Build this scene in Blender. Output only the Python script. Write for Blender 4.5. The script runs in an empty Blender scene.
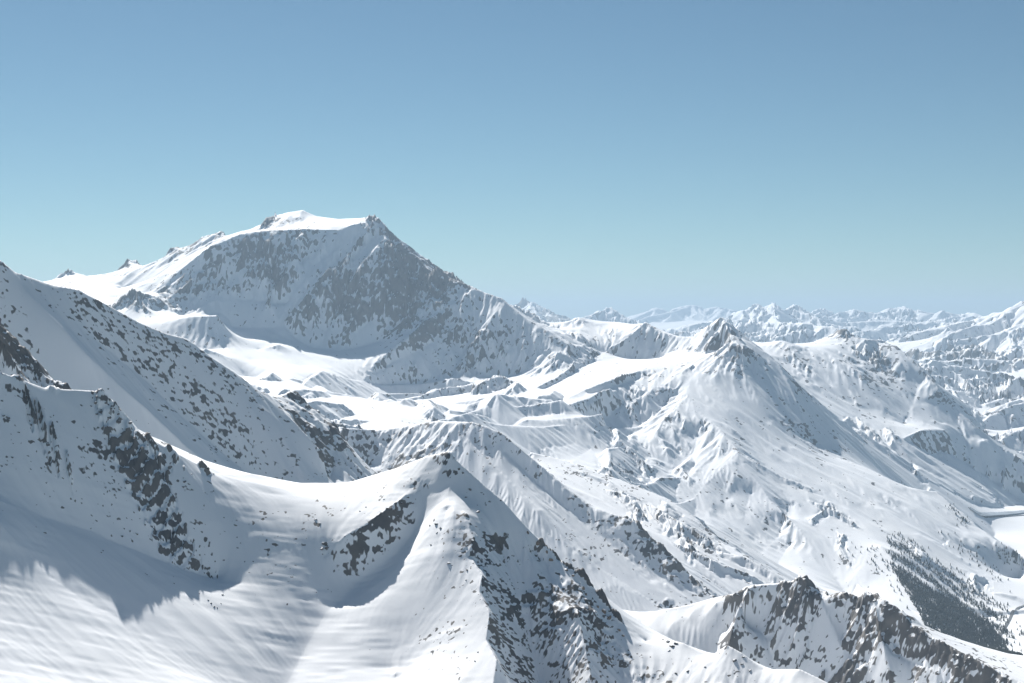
import bpy, math, random, time
import numpy as np
random.seed(7)
T0 = time.time()
# ------------------------------------------------------------------ camera, sky, sun, exposure
SC = bpy.context.scene
COL = SC.collection
F_PX, W, H, HORIZON = 1407.0, 1024.0, 683.0, 318.0
ZC = 3300.0                                   # the viewpoint is a summit at 3300 m
PITCH = math.atan((H / 2 - HORIZON) / F_PX)   # looking slightly down
cam = bpy.data.cameras.new('camera')
cam.sensor_width = 36.0
cam.lens = 36.0 * F_PX / W
cam.clip_start, cam.clip_end = 5.0, 300000.0
cam_ob = bpy.data.objects.new('camera', cam)
cam_ob.location = (0, 0, ZC)
cam_ob.rotation_euler = (math.pi / 2 - PITCH, 0, 0)
COL.objects.link(cam_ob)
SC.camera = cam_ob

SUN_AZ, SUN_EL = math.radians(-20.0), math.radians(36.3)   # azimuth from the viewing direction, + to the right
world = bpy.data.worlds.new('World')
SC.world = world
world.use_nodes = True
wn = world.node_tree
for n in list(wn.nodes): wn.nodes.remove(n)
sky = wn.nodes.new('ShaderNodeTexSky')
sky.sky_type = 'NISHITA'
sky.sun_disc = False
sky.sun_elevation = SUN_EL
sky.sun_rotation = SUN_AZ
sky.altitude = 2500.0
sky.air_density, sky.dust_density, sky.ozone_density = 1.0, 0.3, 1.2
bg = wn.nodes.new('ShaderNodeBackground')
bg.inputs['Strength'].default_value = 0.05
wo = wn.nodes.new('ShaderNodeOutputWorld')
tint = wn.nodes.new('ShaderNodeMixRGB')
tint.blend_type = 'MULTIPLY'
tint.inputs['Fac'].default_value = 1.0
tint.inputs['Color2'].default_value = (.57, .735, .725, 1)
wn.links.new(sky.outputs[0], tint.inputs['Color1'])
wn.links.new(tint.outputs[0], bg.inputs['Color'])
wn.links.new(bg.outputs[0], wo.inputs['Surface'])

sl = bpy.data.lights.new('sun', 'SUN')
sl.energy, sl.angle, sl.color = 5.0, math.radians(0.53), (1.0, 0.965, 0.92)
so = bpy.data.objects.new('sun', sl)
so.location = (0, 0, ZC + 3000)
so.rotation_euler = (math.pi / 2 - SUN_EL, 0, math.pi - SUN_AZ)
COL.objects.link(so)

SC.view_settings.view_transform = 'Standard'
SC.view_settings.look = 'None'
SC.view_settings.gamma = 1.0
SC.view_settings.use_curve_mapping = False
SC.view_settings.exposure = 0.80
SC.cycles.use_denoising = True
SC.cycles.max_bounces = 4
SC.cycles.diffuse_bounces = 3
SC.cycles.volume_bounces = 0

# ------------------------------------------------------------------ helpers
def ray(px, py):
    """azimuth (from +y, to the right) and tangent of elevation of the line of sight through a photograph point"""
    cx, cy = (np.asarray(px, float) - W / 2) / F_PX, (H / 2 - np.asarray(py, float)) / F_PX
    x, y, z = cx, math.cos(PITCH) + cy * math.sin(PITCH), cy * math.cos(PITCH) - math.sin(PITCH)
    return np.arctan2(x, y), z / np.hypot(x, y)

def mark(o, kind=None, label=None, cat=None, group=None):
    if kind: o['kind'] = kind
    if label: o['label'] = label
    if cat: o['category'] = cat
    if group: o['group'] = group
    return o

# ------------------------------------------------------------------ the relief: crest and valley lines (x, y, metres away)
# each line: owner, roughness, rockiness, points
LINES = []
def L(owner, ro, rk, pts):
    LINES.append((owner, ro, rk, [tuple(float(v) for v in p.split(',')) for p in pts.split()]))
# near slope and peak
L('near_slope',.30,.10,'-260,330,1400 -120,365,1440 0,372,1450 44,388,1470 94,391,1500 123,424,1490 176,453,1500 217,474,1520 252,474,1560 300,483,1600')
L('near_slope',.25,.0,'-260,420,1350 -120,460,1330 0,523,1285 49,576,1258 80,598,1250 117,618,1245 146,652,1215 185,681,1190 230,720,1150')
L('near_slope',.25,.05,'-120,480,1330 0,500,1326 49,520,1346 94,533,1362 130,550,1368 170,565,1384 217,582,1400')
L('near_slope',.2,.0,'425,500,1490 415,535,1462 395,560,1440 360,585,1420 325,615,1364 300,660,1302 285,690,1257 270,760,1172')
L('near_slope',.25,.0,'-300,700,1020 0,760,960 150,780,985 300,820,1120')
L('near_peak',.30,.1,'300,483,1600 347,483,1600 396,468,1570 426,456,1540 449,451,1520 461,465,1505 502,500,1475 531,532,1450 563,563,1430 582,574,1420 600,597,1405 618,618,1390 646,642,1380 670,640,1375 683,643,1365 709,657,1350 727,645,1345 742,653,1335 763,670,1320 781,669,1315 800,669,1305 830,684,1290 900,720,1270 1100,820,1200')
L('near_peak',.25,.5,'414,487,1510 395,502,1480 375,518,1457 345,535,1444 324,558,1432')
L('near_peak',.3,.3,'464,512,1438 474,541,1396 470,556,1382 482,575,1350 479,592,1327 490,612,1298 486,640,1264 497,660,1232 492,690,1196 500,760,1125')
L('near_peak',.1,.05,'447,500,1452 436,545,1396 420,590,1358 405,640,1318 395,690,1272')
L('near_peak',.6,.35,'500,545,1428 520,600,1378 540,683,1310 548,760,1240')
L('near_peak',.7,.39,'535,552,1436 546,569,1418 560,591,1388 578,613,1352 590,671,1290 596,720,1240')
L('near_peak',.6,.38,'600,640,1352 625,683,1310 640,760,1240')
L('near_peak',.5,.35,'720,683,1300 760,720,1270')
L('near_slope',.2,.0,'-500,500,690 0,760,690 512,830,690 1024,860,690 1400,860,690')
# rocky crest at the left edge
L('rocky_crest',.9,.62,'-200,250,1760 -100,290,1750 0,326,1750 20,340,1745 35,358,1740 50,378,1735 67,387,1730 90,410,1715')
L('rocky_crest',.5,.3,'-200,380,1640 -100,395,1640 0,400,1650 60,415,1660')
# left ridge
L('left_ridge',.10,.17,'-260,160,2400 -120,215,2450 0,260,2500 15,272,2510 53,285,2540 79,290,2560 111,307,2600 138,322,2630 164,333,2660 187,339,2700 211,357,2720 234,372,2740 258,390,2760 268,394,2770 290,418,2730 323,453,2690')
L('left_ridge',.4,.34,'268,396,2800 280,397,2900 291,391,2950 303,399,2945 314,409,2940 338,425,2920 337,445,2850 333,470,2780 326,492,2700')
L('left_ridge',.12,.0,'20,276,2510 26,290,2485 60,325,2450 90,357,2422 117,383,2428 150,412,2428 185,445,2428 217,470,2446 245,500,2440')
L('left_ridge',.2,.08,'90,335,2497 150,385,2537 190,425,2536 230,460,2562 262,485,2586 280,515,2545')
L('left_ridge',.1,.03,'-150,430,2200 0,430,2300 60,425,2345 110,430,2345 160,480,2365 220,515,2385')
L('left_ridge',.2,.2,'300,515,2480 330,515,2560')
# middle ridge
L('middle_ridge',.5,.38,'343,428,4200 376,430,4250 400,427,4250 437,421,4200 473,422,4150 502,433,4100 538,463,4000 574,495,3900 590,506,3880 637,522,3820 664,549,3760 697,582,3700 716,599,3650 760,640,3500')
L('middle_ridge',.5,.34,'460,432,4120 500,470,3960 541,510,3800 604,571,3622 640,594,3560 664,608,3536 700,640,3400')
L('middle_ridge',.6,.25,'505,452,4040 545,490,3920 600,537,3770 650,580,3640')
L('middle_ridge',.5,.2,'335,510,3750 400,505,3820 450,500,3840 500,540,3660 541,572,3560 604,640,3380 664,680,3220 740,700,3150')
L('middle_ridge',.4,.3,'376,430,4250 366,470,4110')
L('middle_ridge',.40,.2,'400,440,4180 388,485,4030')
L('middle_ridge',.4,.3,'437,421,4200 428,465,4030')
L('rear_ridge',.40,.32,'530,452,4750 563,460,4740 582,467,4700 604,474,4680 637,486,4620 670,500,4550 697,519,4450 719,541,4350 746,558,4250 779,580,4150 820,612,4050 870,660,3950')
L('rear_ridge',.40,.1,'520,500,4300 560,512,4250 600,530,4180 640,546,4100 680,580,3980 720,618,3850 780,660,3700')
# high massif
L('massif',.4,.5,'-120,300,10800 0,290,10700 54,281,10500 67,272,10500 85,276,10480 94,281,10450 103,276,10420 117,273,10400 126,263,10300 146,268,10200 158,265,10150 176,250,10050 193,244,10000 205,236,9980 217,234,9900 228,237,9850 243,231,9750')
L('massif',.12,.0,'243,231,9750 259,228,9700 275,216,9950 290,212,9980 303,210,9980 317,216,9920 338,219,9850 361,218,9700')
L('massif',.4,.46,'361,218,9700 376,219,9550 385,228,9500 400,243,9420 414,254,9350 425,266,9300 435,273,9250 440,268,9230 452,278,9200 467,284,9150 485,292,9080 502,298,9000 515,309,8920 528,319,8850 550,331,8720 570,345,8600')
L('massif',.15,.25,'243,233,9450 211,246,9350 182,269,9300 150,292,9250 117,306,9150')
L('massif',.15,.3,'243,233,9450 262,231,9480 300,229,9480 338,230,9480 361,222,9500')
L('massif',.1,.0,'190,255,9560 155,278,9620 120,290,9700')
L('massif',.6,.4,'110,312,8950 132,290,8980 145,293,8960 158,298,8950 176,309,8950')
L('massif',.3,.05,'230,328,8800 250,328,8780 285,329,8760 309,347,8650 338,352,8630 360,347,8680 382,341,8700')
L('massif',.3,.05,'180,318,8850 215,300,8960 240,300,9000 290,305,8980')
L('massif',.8,.42,'300,229,9480 290,255,9260 280,280,9080 268,300,8950')
L('massif',.8,.56,'376,221,9550 362,240,9380 345,258,9220 325,275,9060 305,300,8900 288,325,8770')
L('massif',.8,.56,'385,228,9500 392,250,9260 380,290,8990 345,335,8700')
L('massif',.3,.02,'345,243,9365 318,263,9225 298,288,9045 278,318,8850')
L('massif',.9,.56,'425,270,9230 420,295,9000 405,325,8780 385,340,8690')
L('massif',.5,.3,'467,285,9150 447,305,8930 426,322,8740 405,338,8560 391,350,8440 370,371,8200')
L('massif',.5,.25,'447,316,8870 439,338,8680 411,357,8480 387,366,8330 355,383,8000 327,398,7700')
L('massif',.4,.1,'450,352,8570 430,380,8340 412,404,8220 380,404,8050 355,403,7880 335,404,7620')
L('massif',.4,.1,'470,345,8690 456,370,8470')
L('massif',.5,.3,'502,298,9000 490,318,8800 478,337,8640 462,360,8500 450,378,8400')
L('massif',.5,.1,'484,377,8450 505,378,8470 528,369,8450 546,361,8450 560,351,8480')
L('massif',.4,.3,'520,325,8790 514,352,8590')
L('massif',.3,.1,'130,322,8600 160,322,8560 190,316,8560 217,315,8520 224,326,8460')
L('massif',.4,.2,'140,350,8250 200,350,8230 226,348,8260')
L('massif',.3,.1,'205,348,8050 222,354,8030 243,374,7900 250,385,7800')
L('massif',.15,.0,'230,336,8600 262,341,8480 300,366,8100 335,374,7850')
L('massif',.15,.0,'258,350,8330 279,344,8400 292,352,8340')
L('massif',.15,.0,'250,360,8100 300,385,7500 330,396,7250')
L('massif',.5,.2,'300,388,6950 340,398,6900 361,405,6800 391,399,6800 414,408,6700 475,418,6500')
L('massif',.3,.05,'-150,420,5600 200,420,5600 300,445,5400 400,470,5300 480,490,5200')
L('massif',.4,.1,'-150,330,11500 54,300,11200 200,300,11000 400,300,10800 480,330,10500 540,360,10200')
# central ridge
L('central',0.45,.05,'552,333,9300 565,324,9400 578,317,9500 600,321,9600 616,322,9650 633,324,9500')
L('central',.36,.36,'633,324,9500 645,323,9200 660,331,9100 675,336,9000 692,337,8900 708,327,8800 723,318,8750 738,330,8650 760,349,8500 779,366,8350 790,385,8200 796,400,8080 804,420,7950 815,445,7800 837,458,7700 867,469,7600 886,478,7500 908,488,7420 936,492,7500 963,514,7300 977,527,7200 998,541,7050 1012,548,7000 1024,558,6950 1060,580,6800 1120,610,6600 1250,640,6400')
L('central',0.45,.1,'592,349,8980 620,358,8960 637,361,8950 661,360,8860 676,350,8850')
L('central',0.45,.15,'645,323,9200 632,335,9090 618,345,9020 606,351,8990')
L('central',0.45,.1,'690,349,8800 700,352,8640 720,353,8560 733,348,8560')
L('central',0.65,.3,'723,318,8750 727,328,8600 742,350,8300')
L('central',.30,.16,'692,356,8520 694,366,8300 686,394,7850 702,415,7600 719,429,7430 738,450,7220 746,465,7080 770,500,6800 800,530,6550 830,570,6250 850,600,6000')
L('central',.2,.08,'712,385,8020 730,412,7720 748,440,7480 768,470,7180 800,505,6850')
L('central',0.65,.25,'694,364,8300 670,382,8030 648,393,7880 622,406,7720 602,420,7550 590,440,7330')
L('central',0.52,.1,'668,400,7900 650,418,7680 630,432,7480 610,442,7300')
L('central',0.65,.25,'686,396,7830 668,415,7570 650,440,7270 638,458,7050')
L('central',0.52,.1,'698,432,7470 690,455,7200 672,475,6930')
L('central',.5,.2,'738,450,7220 725,465,7040 705,485,6820 690,503,6620 680,520,6420')
L('central',0.52,.1,'750,492,6880 744,525,6520 738,555,6200')
L('central',0.52,.2,'790,505,6860 779,536,6520 754,560,6200')
L('central',0.52,.1,'790,545,6460 772,572,6100')
L('central',0.45,.15,'505,428,7000 527,419,7050 545,420,7080 592,416,7200 602,413,7350')
L('central',0.45,.1,'515,460,6650 570,463,6620 590,450,6900')
L('central',0.52,.1,'440,402,7500 480,406,7250 540,395,7600 590,380,7950 620,372,8250')
L('central',0.65,.25,'607,351,8900 594,357,8680 581,361,8480 565,371,8250 555,378,8090 540,385,7900 524,395,7650')
L('central',0.52,.1,'596,361,8630 583,367,8430 567,377,8200 556,383,8050 541,390,7860')
L('central',0.65,.25,'655,364,8420 638,371,8180 623,377,8020 605,382,7860 587,388,7690 570,396,7500')
L('central',0.52,.1,'640,378,8140 624,384,7980 606,389,7810 589,394,7650')
L('central',0.65,.2,'612,389,7740 599,392,7620 588,398,7480 567,405,7300')
L('central',0.52,.1,'600,398,7575 589,404,7430')
L('central',0.39,.1,'540,500,5200 580,500,5300 620,505,5400 660,525,5450 700,550,5400 740,590,5200 780,610,5100 820,630,5000 860,660,4900')
L('central',.3,.15,'880,545,6500 930,600,6000 970,640,5700')
L('central',0.39,.1,'925,560,6550 960,600,6300 985,620,6100')
L('valley_floor',.0,.0,'900,690,5000 960,665,5350 1010,645,5650 1060,650,5600 1150,650,5600')
L('valley_floor',.0,.0,'985,655,5530 1000,630,5850 1024,606,6350 1100,606,6350')
L('valley_floor',.0,.0,'1010,587,6850 1040,575,7150 1150,575,7150')
L('valley_floor',.0,.0,'1002,555,7750 1024,565,7450 1100,565,7450')
L('valley_floor',.0,.0,'975,535,8370 1000,540,8200 1100,540,8250')
L('valley_floor',.0,.0,'945,518,9000 975,512,9350 1024,510,9450 1100,510,9450 1250,510,9450')
# lower right rocky hill
L('rocky_hill',.38,.36,'600,660,2450 640,625,2700 660,610,2750 687,605,2750 714,598,2750 733,594,2700 748,586,2700 763,584,2700 784,583,2700 798,580,2690 811,582,2680 819,596,2660 823,601,2650 836,593,2660 844,592,2660 859,597,2640 874,598,2620 884,601,2600 894,605,2590 910,623,2560 930,636,2530 938,640,2520 957,650,2500 980,663,2470 1005,674,2450 1024,684,2430 1100,730,2350 1250,800,2200')
L('rocky_hill',.38,.28,'640,720,2520 700,725,2510 800,730,2505 900,740,2415 1024,780,2300')
L('rocky_hill',.2,.05,'716,602,2720 718,640,2658 712,690,2576')
L('rocky_hill',.2,.05,'821,602,2645 835,630,2600 848,665,2544 858,710,2476')
L('rocky_hill',.45,.34,'748,588,2690 738,610,2644 730,640,2598')
L('rocky_hill',.45,.26,'874,600,2612 880,630,2554 890,670,2494')
L('rocky_hill',.3,.1,'500,720,1900 700,760,1900 900,800,1850 1200,850,1800')
# ridge right of centre and the ground behind it
L('right_ridge',0.36,.36,'793,366,11300 807,349,11000 820,341,10900 837,333,10800 845,329,10700 853,336,10650 867,338,10620 881,342,10600 897,347,10500 911,359,10350 925,374,10200 937,388,10050 955,410,9900 979,429,9750 996,445,9700 1024,462,9600 1060,480,9500 1200,520,9300')
L('right_ridge',0.18,.35,'925,378,10200 915,400,9880 903,425,9500')
L('right_ridge',0.24,.1,'800,392,9500 830,415,9200 860,440,9000 897,456,8850 930,472,8900 950,490,9000')
L('right_ridge',0.24,.2,'900,440,9100 925,430,9350 945,430,9500')
L('right_ridge',0.36,.2,'955,412,9880 965,440,9600 975,470,9350')
L('right_ridge',0.36,.15,'1000,448,9680 1005,470,9480 1000,500,9250')
L('right_ridge',0.24,.1,'984,440,9620 990,470,9430 985,498,9270')
L('right_ridge',0.24,.1,'1010,508,9400 1100,512,9350 1250,515,9300')
L('side_ridge',.5,.35,'720,335,10700 760,342,10500 782,340,10300 793,346,10200 812,366,9950 806,384,9650')
L('side_ridge',.4,.1,'755,370,9600 775,390,9350 795,392,9450')
L('plateau',.4,.1,'850,375,12500 900,385,12300 960,405,12500 1024,425,12000 1200,430,12000')
L('plateau',.4,.1,'960,440,10800 1010,465,10300 1100,480,10200')
L('plateau',.4,.1,'950,380,14200 1024,383,13700 1200,383,13500')
L('plateau',.6,.35,'860,352,17000 880,347,17000 900,352,16800 920,354,16500 963,353,16200 1000,356,15800 1024,350,15500 1100,340,15000 1250,330,15000')
L('plateau',.4,.1,'880,366,15800 920,368,15500 970,372,15000 1024,369,14600 1200,365,14500')
L('mound',.5,.2,'900,348,18800 925,341,19000 935,332,19400 946,327,19500 957,330,19400 968,339,19000 990,345,18500')
L('mound',.4,.1,'920,368,18000 970,368,17600 1024,364,17500')
# far ranges
L('bright_range',.7,.06,'700,338,20000 740,331,20000 757,321,20500 765,326,20300 777,329,20000 795,323,20200 812,324,20000 837,331,19500 870,340,19500')
L('bright_range',.5,.1,'690,372,16500 760,374,16500 820,372,16800 870,372,17200')
L('twin_range',.8,.06,'730,318,27500 740,313,28000 747,308,28000 755,304,28000 763,307,28000 771,305,28000 779,311,28000 785,310,28200 796,305,28500 804,312,28200 812,322,27500')
L('twin_range',.8,.06,'771,305,28000 775,316,26500 782,324,25000')
L('twin_range',.8,.06,'747,309,28000 742,318,26500 735,328,24500')
L('twin_range',.5,.1,'700,352,23500 760,352,23500 830,352,23500 1000,352,23500')
L('long_range',.8,.06,'800,316,33000 810,313,34000 823,307,34000 834,312,34000 843,311,34000 853,308,34000 867,311,34000 876,312,34000 886,311,34000 893,308,34500 900,306,34500 908,309,34000 914,312,34000 936,315,33500 947,311,33000 955,313,33000 963,314,33000 974,312,32500 985,317,32000')
L('long_range',.6,.06,'800,324,29500 850,322,30000 900,320,30000 950,322,29500')
L('long_range',.7,.06,'860,330,25500 900,326,26500 940,322,27500 975,324,26500')
L('long_range',.5,.1,'820,344,28000 880,344,28500 930,344,28000')
L('edge_range',.7,.06,'955,330,22500 970,322,22500 985,316,22000 993,315,22000 1001,311,21500 1012,308,21000 1023,302,20500 1040,298,20000 1070,305,20000 1150,300,20000 1250,305,20000')
L('edge_range',.6,.06,'1000,335,19000 1024,322,19000 1060,320,18500')
L('pinnacles',.9,.5,'505,318,30000 515,314,30000 520,307,30000 525,298,30000 530,305,30000 533.5,303,30000 537.5,310,30000 542,307,30000 547,310,30000 555,315,29500 562,318,29000 580,322,28000')
L('pinnacles',.5,.1,'480,352,24000 540,350,24000 600,348,24000')
L('snowy_peak',.8,.06,'575,322,26500 585,317,26500 594,313,26500 603,310,26500 610,307.5,26500 615.6,311,26500 622,315,26500 630,320,26500 640,325,26000')
L('table_range',.6,.06,'620,322,46000 634,318,46000 640,313,46000 648,310,46000 656,306.5,46000 663,308,46000 669,312,46500 672,309,46500 680,306,46500 686,304.5,46500 692,304,46500 697,305,46500 704,308,46500 711,307,46000 716,305.5,46000 727,308,46000 738,310,46000 750,314,46000 770,318,45500')
L('table_range',.5,.1,'600,326,36000 640,324,36500 690,321,37000 740,320,36500 780,322,36000')
L('table_range',.5,.1,'600,336,31000 680,336,31000 760,336,31000')
L('far_ground',.3,.1,'-300,335,16000 0,340,15500 200,345,15000 400,350,14500 480,360,14000 560,385,13800 640,385,13500 720,380,13500 760,372,13500')
L('far_ground',.3,.1,'-300,330,60000 100,330,60000 512,328,60000 1024,326,62000 1300,326,62000')
L('far_ground',.3,.1,'-300,328,30000 100,328,30000 400,330,30000')
L('massif',.8,.40,'255,258,9300 238,280,9150 215,293,9030')
L('massif',.8,.36,'205,268,9230 185,285,9120 165,299,9010')
L('massif',.9,.55,'215,238,9960 222,234.5,9930 228,236,9900')
L('massif',.9,.5,'117,274,10420 126,262,10330 134,265,10310 146,268,10230')
L('massif',.9,.55,'262,230,9600 268,222,9800 275,216,9960')
L('far_peaks',.6,.1,'900,338,21000 930,334,21500 960,338,21000')
L('plateau',.6,.25,'985,414,12000 1000,405,12300 1024,398,12400 1060,392,12500 1120,385,12600')
L('plateau',.4,.05,'960,430,11500 1000,430,11400 1060,425,11500')
L('plateau',.6,.25,'905,382,12600 925,376,12900 950,380,13000')
L('rocky_hill',.4,.30,'728,636,2682 745,632,2664 765,630,2652 790,627,2648 806,631,2636')
L('rocky_hill',.4,.22,'850,637,2604 880,642,2558 910,662,2516 940,672,2480')
L('massif',.5,.25,'440,300,8935 415,315,8875 392,330,8765')
L('massif',.4,.06,'376,236,9440 364,248,9350 350,262,9240')
L('massif',.3,.04,'372,322,8830 352,336,8720')
L('central',.15,.05,'915,508,8150 940,521,8100 965,531,7880 985,546,7650 1003,560,7450')


# ------------------------------------------------------------------ grid in (azimuth, log distance)
QUAL = 1.0
A0, A1 = math.radians(-25.5), math.radians(25.5)
R0, R1 = 650.0, 66000.0
DA, DR = 0.00062 / QUAL, 0.00135 / QUAL
NA, NR = int((A1 - A0) / DA) // 8 * 8 + 1, int(math.log(R1 / R0) / DR) // 8 * 8 + 1
az = np.linspace(A0, A1, NA)
lr = np.linspace(math.log(R0), math.log(R1), NR)
DA, DR = az[1] - az[0], lr[1] - lr[0]
rr = np.exp(lr)
f32 = np.float32

FAR = {'bright_range': 700, 'twin_range': 1000, 'long_range': 1200, 'edge_range': 800, 'snowy_peak': 800,
       'table_range': 1800, 'mound': 500, 'pinnacles': 700, 'plateau': 1100}
def sample_lines(step_a, step_r):
    out = []
    rng = np.random.RandomState(3)
    for li, (ow, ro, rk, pts) in enumerate(LINES):
        if ow in FAR and ro >= .6: continue
        for (a, b) in zip(pts[:-1], pts[1:]):
            aa, ta = ray(a[0], a[1]); ab, tb = ray(b[0], b[1])
            n = int(max(abs(ab - aa) / step_a, abs(math.log(b[2] / a[2])) / step_r) * 1.5) + 2
            t = np.linspace(0, 1, n)
            px, py = a[0] + (b[0] - a[0]) * t, a[1] + (b[1] - a[1]) * t
            r = np.exp(math.log(a[2]) + math.log(b[2] / a[2]) * t)
            A, tn = ray(px, py)
            out.append(np.stack([A, np.log(r), r * tn, np.full(n, ro), np.full(n, rk), np.full(n, li)], 1))
    return np.concatenate(out)

PTS = sample_lines(DA, DR)

def raster(na, nr):
    ia = np.round((PTS[:, 0] - A0) / (A1 - A0) * (na - 1)).astype(int)
    ir = np.round((PTS[:, 1] - lr[0]) / (lr[-1] - lr[0]) * (nr - 1)).astype(int)
    ok = (ia >= 0) & (ia < na) & (ir >= 0) & (ir < nr)
    k = ir[ok] * na + ia[ok]
    cnt = np.bincount(k, minlength=na * nr)
    V = [np.bincount(k, weights=PTS[ok, c], minlength=na * nr) / np.maximum(cnt, 1) for c in (2, 3, 4)]
    return (cnt > 0).reshape(nr, na), [v.reshape(nr, na).astype(f32) for v in V]

def up(a, nr, na):
    """bilinear resize"""
    y = np.linspace(0, a.shape[0] - 1, nr); x = np.linspace(0, a.shape[1] - 1, na)
    y0 = np.minimum(y.astype(int), a.shape[0] - 2); x0 = np.minimum(x.astype(int), a.shape[1] - 2)
    fy = (y - y0).astype(f32)[:, None]; fx = (x - x0).astype(f32)[None]
    t = a[y0] * (1 - fy) + a[y0 + 1] * fy
    return t[:, x0] * (1 - fx) + t[:, x0 + 1] * fx

wa, wr = (1 / DA ** 2), (1 / DR ** 2)
ca, cr = f32(wa / (2 * (wa + wr))), f32(wr / (2 * (wa + wr)))
def relax(u, m, v, n):
    for _ in range(n):
        p = np.pad(u, 1, mode='edge')
        q = (p[1:-1, :-2] + p[1:-1, 2:]) * ca + (p[:-2, 1:-1] + p[2:, 1:-1]) * cr
        u = np.where(m, v, q)
    return u

def solve():
    lev = [1, 2, 4, 8, 16, 32, 64]
    U = None
    for L_ in reversed(lev):
        na, nr = (NA - 1) // L_ + 1, (NR - 1) // L_ + 1
        m, V = raster(na, nr)
        its = {1: 16, 2: 40, 4: 90, 8: 200, 16: 400, 32: 800, 64: 1500}[L_]
        if U is None:
            U = [np.full((nr, na), float(v[m].mean()), f32) for v in V]
        else:
            U = [up(u, nr, na) for u in U]
        U = [relax(np.where(m, v, u), m, v, its) for u, v in zip(U, V)]
    return U

Z, RO, RK = solve()
X = (rr[:, None] * np.sin(az)[None]).astype(f32)
Y = (rr[:, None] * np.cos(az)[None]).astype(f32)
RRf = np.broadcast_to(rr[:, None], Z.shape).astype(f32)
print('solved', Z.shape, time.time() - T0)

# far ranges: long connected crests with flanks that alternate between spurs and gullies, added on top of the low ground
def tents():
    rng = np.random.RandomState(5)
    segs = []                                             # x0 y0 z0 x1 y1 z1 step phase slope owner rock
    def crest(P, step, sl, ow, rk):
        ph = rng.rand()
        s0 = 0.0
        for a, b in zip(P[:-1], P[1:]):
            segs.append((a, b, step, ph, s0, sl, ow, rk))
            s0 += math.hypot(b[0] - a[0], b[1] - a[1])
    def jag(P, n, amp):
        for _ in range(n):
            Q = [P[0]]
            for a, b in zip(P[:-1], P[1:]):
                d = math.hypot(b[0] - a[0], b[1] - a[1])
                Q += [tuple((a[k] + b[k]) / 2 + rng.uniform(-1, 1) * d * (amp, amp, amp * .5)[k] for k in range(3)), b]
            P = Q
        return P
    for ow, ro, rk, pts in LINES:
        if ow in FAR and ro >= .6:
            P = []
            for px, py, r in pts:
                A, tn = ray(px, py); P.append((r * math.sin(A), r * math.cos(A), r * tn))
            st = FAR[ow]
            crest(jag(P, 1, .06 if ow not in SLOPES else .02), st, SLOPES.get(ow, .5), ow, rk)
            for a, b in zip(P[:-1], P[1:]):               # side ridges that leave the crest and fall towards and away from us
                for sd in (-1, 1):
                    th = math.atan2(b[1] - a[1], b[0] - a[0]) + sd * rng.uniform(.9, 2.2)
                    q = st * rng.uniform(1.2, 2.6); t = rng.uniform(.2, .8)
                    x, y, z = [a[k] + (b[k] - a[k]) * t for k in range(3)]
                    S = [(x, y, z - 20)]
                    for i in range(4):
                        th += rng.uniform(-.3, .3)
                        l_ = S[-1]; S.append((l_[0] + math.cos(th) * q / 4, l_[1] + math.sin(th) * q / 4, l_[2] - q / 4 * rng.uniform(.12, .34)))
                    crest(S, st * .5, .62, ow, rk)
    for i in range(60):                                   # the crowd of lesser summits between them
        r = math.exp(rng.uniform(math.log(13200), math.log(37000)))
        A = math.radians(rng.uniform(3.0 if r > 17000 else 12.5, 25.0))
        top = np.interp(r, [13000, 17000, 20000, 27000, 38000], [362, 343, 335, 324, 316]) + rng.uniform(-3, 5)
        zt = r * ray(512, top)[1]
        th = rng.uniform(-.9, .9); ln = rng.uniform(.09, .22) * r
        n = int(rng.randint(3, 6)); off = np.linspace(-.5, .5, n)
        hz = -(np.abs(off) * 2) ** 1.3 * ln * .17 + rng.uniform(-1, 1, n) * ln * .02
        cx, cy = r * math.sin(A), r * math.cos(A)
        P = [(cx + math.cos(th) * o * ln, cy + math.sin(th) * o * ln, zt + h) for o, h in zip(off, hz)]
        st = ln * rng.uniform(.12, .2)
        crest(jag(P, 2, .10), st, .5, 'far_peaks', .2)
        for a in P[1:-1]:
            for sd in (-1, 1):
                t2 = th + sd * rng.uniform(.8, 2.2); q = ln * rng.uniform(.2, .4)
                S = [(a[0], a[1], a[2] - 15)]
                for i in range(3):
                    l_ = S[-1]; S.append((l_[0] + math.cos(t2) * q / 3, l_[1] + math.sin(t2) * q / 3, l_[2] - q / 3 * rng.uniform(.15, .35)))
                    t2 += rng.uniform(-.4, .4)
                crest(S, st * .5, .62, 'far_peaks', .2)
    return segs
SLOPES = {'pinnacles': 1.5, 'table_range': .95, 'twin_range': .58}
TENT_OWN = np.full(Z.shape, -1, np.int16)
CRAGS_ON_CREST = []
def K(owner, sl, step, rk, pts):
    CRAGS_ON_CREST.append((owner, sl, step, rk, [tuple(float(v) for v in p.split(',')) for p in pts.split()]))
K('massif', 1.1, 120, .55, '54,283,10520 62,272.8,10500 68,268.8,10500 78,274.8,10480 88,281,10470')
K('massif', 1.1, 150, .6, '110,281,10430 119,268.8,10400 126,259.8,10350 133,260.3,10340 140,265.8,10320 151,270,10300')
K('massif', 1.1, 120, .6, '158,271,10150 166,255.8,10100 172,248.8,10080 177,246.8,10060 184,248,10040')
K('massif', 1.0, 120, .6, '203,240,10000 213,232.8,9960 221,230.8,9930 228,237,9900')
K('massif', 1.0, 120, .6, '258,230,9640 266,220.8,9750 274,216,9900')
K('massif', 1.2, 100, .6, '361,219.5,9660 370,214.3,9600 378,219,9550')
K('massif', 1.2, 100, .55, '431,275,9260 438,265.3,9240 445,272,9225')
K('central', .95, 260, .42, '698,335,8860 712,324,8780 723,317.5,8750 732,325,8690 747,339,8590')
K('central', .95, 220, .42, '630,337,9110 645,321.5,9200 655,328,9140 668,334,9050')
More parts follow.
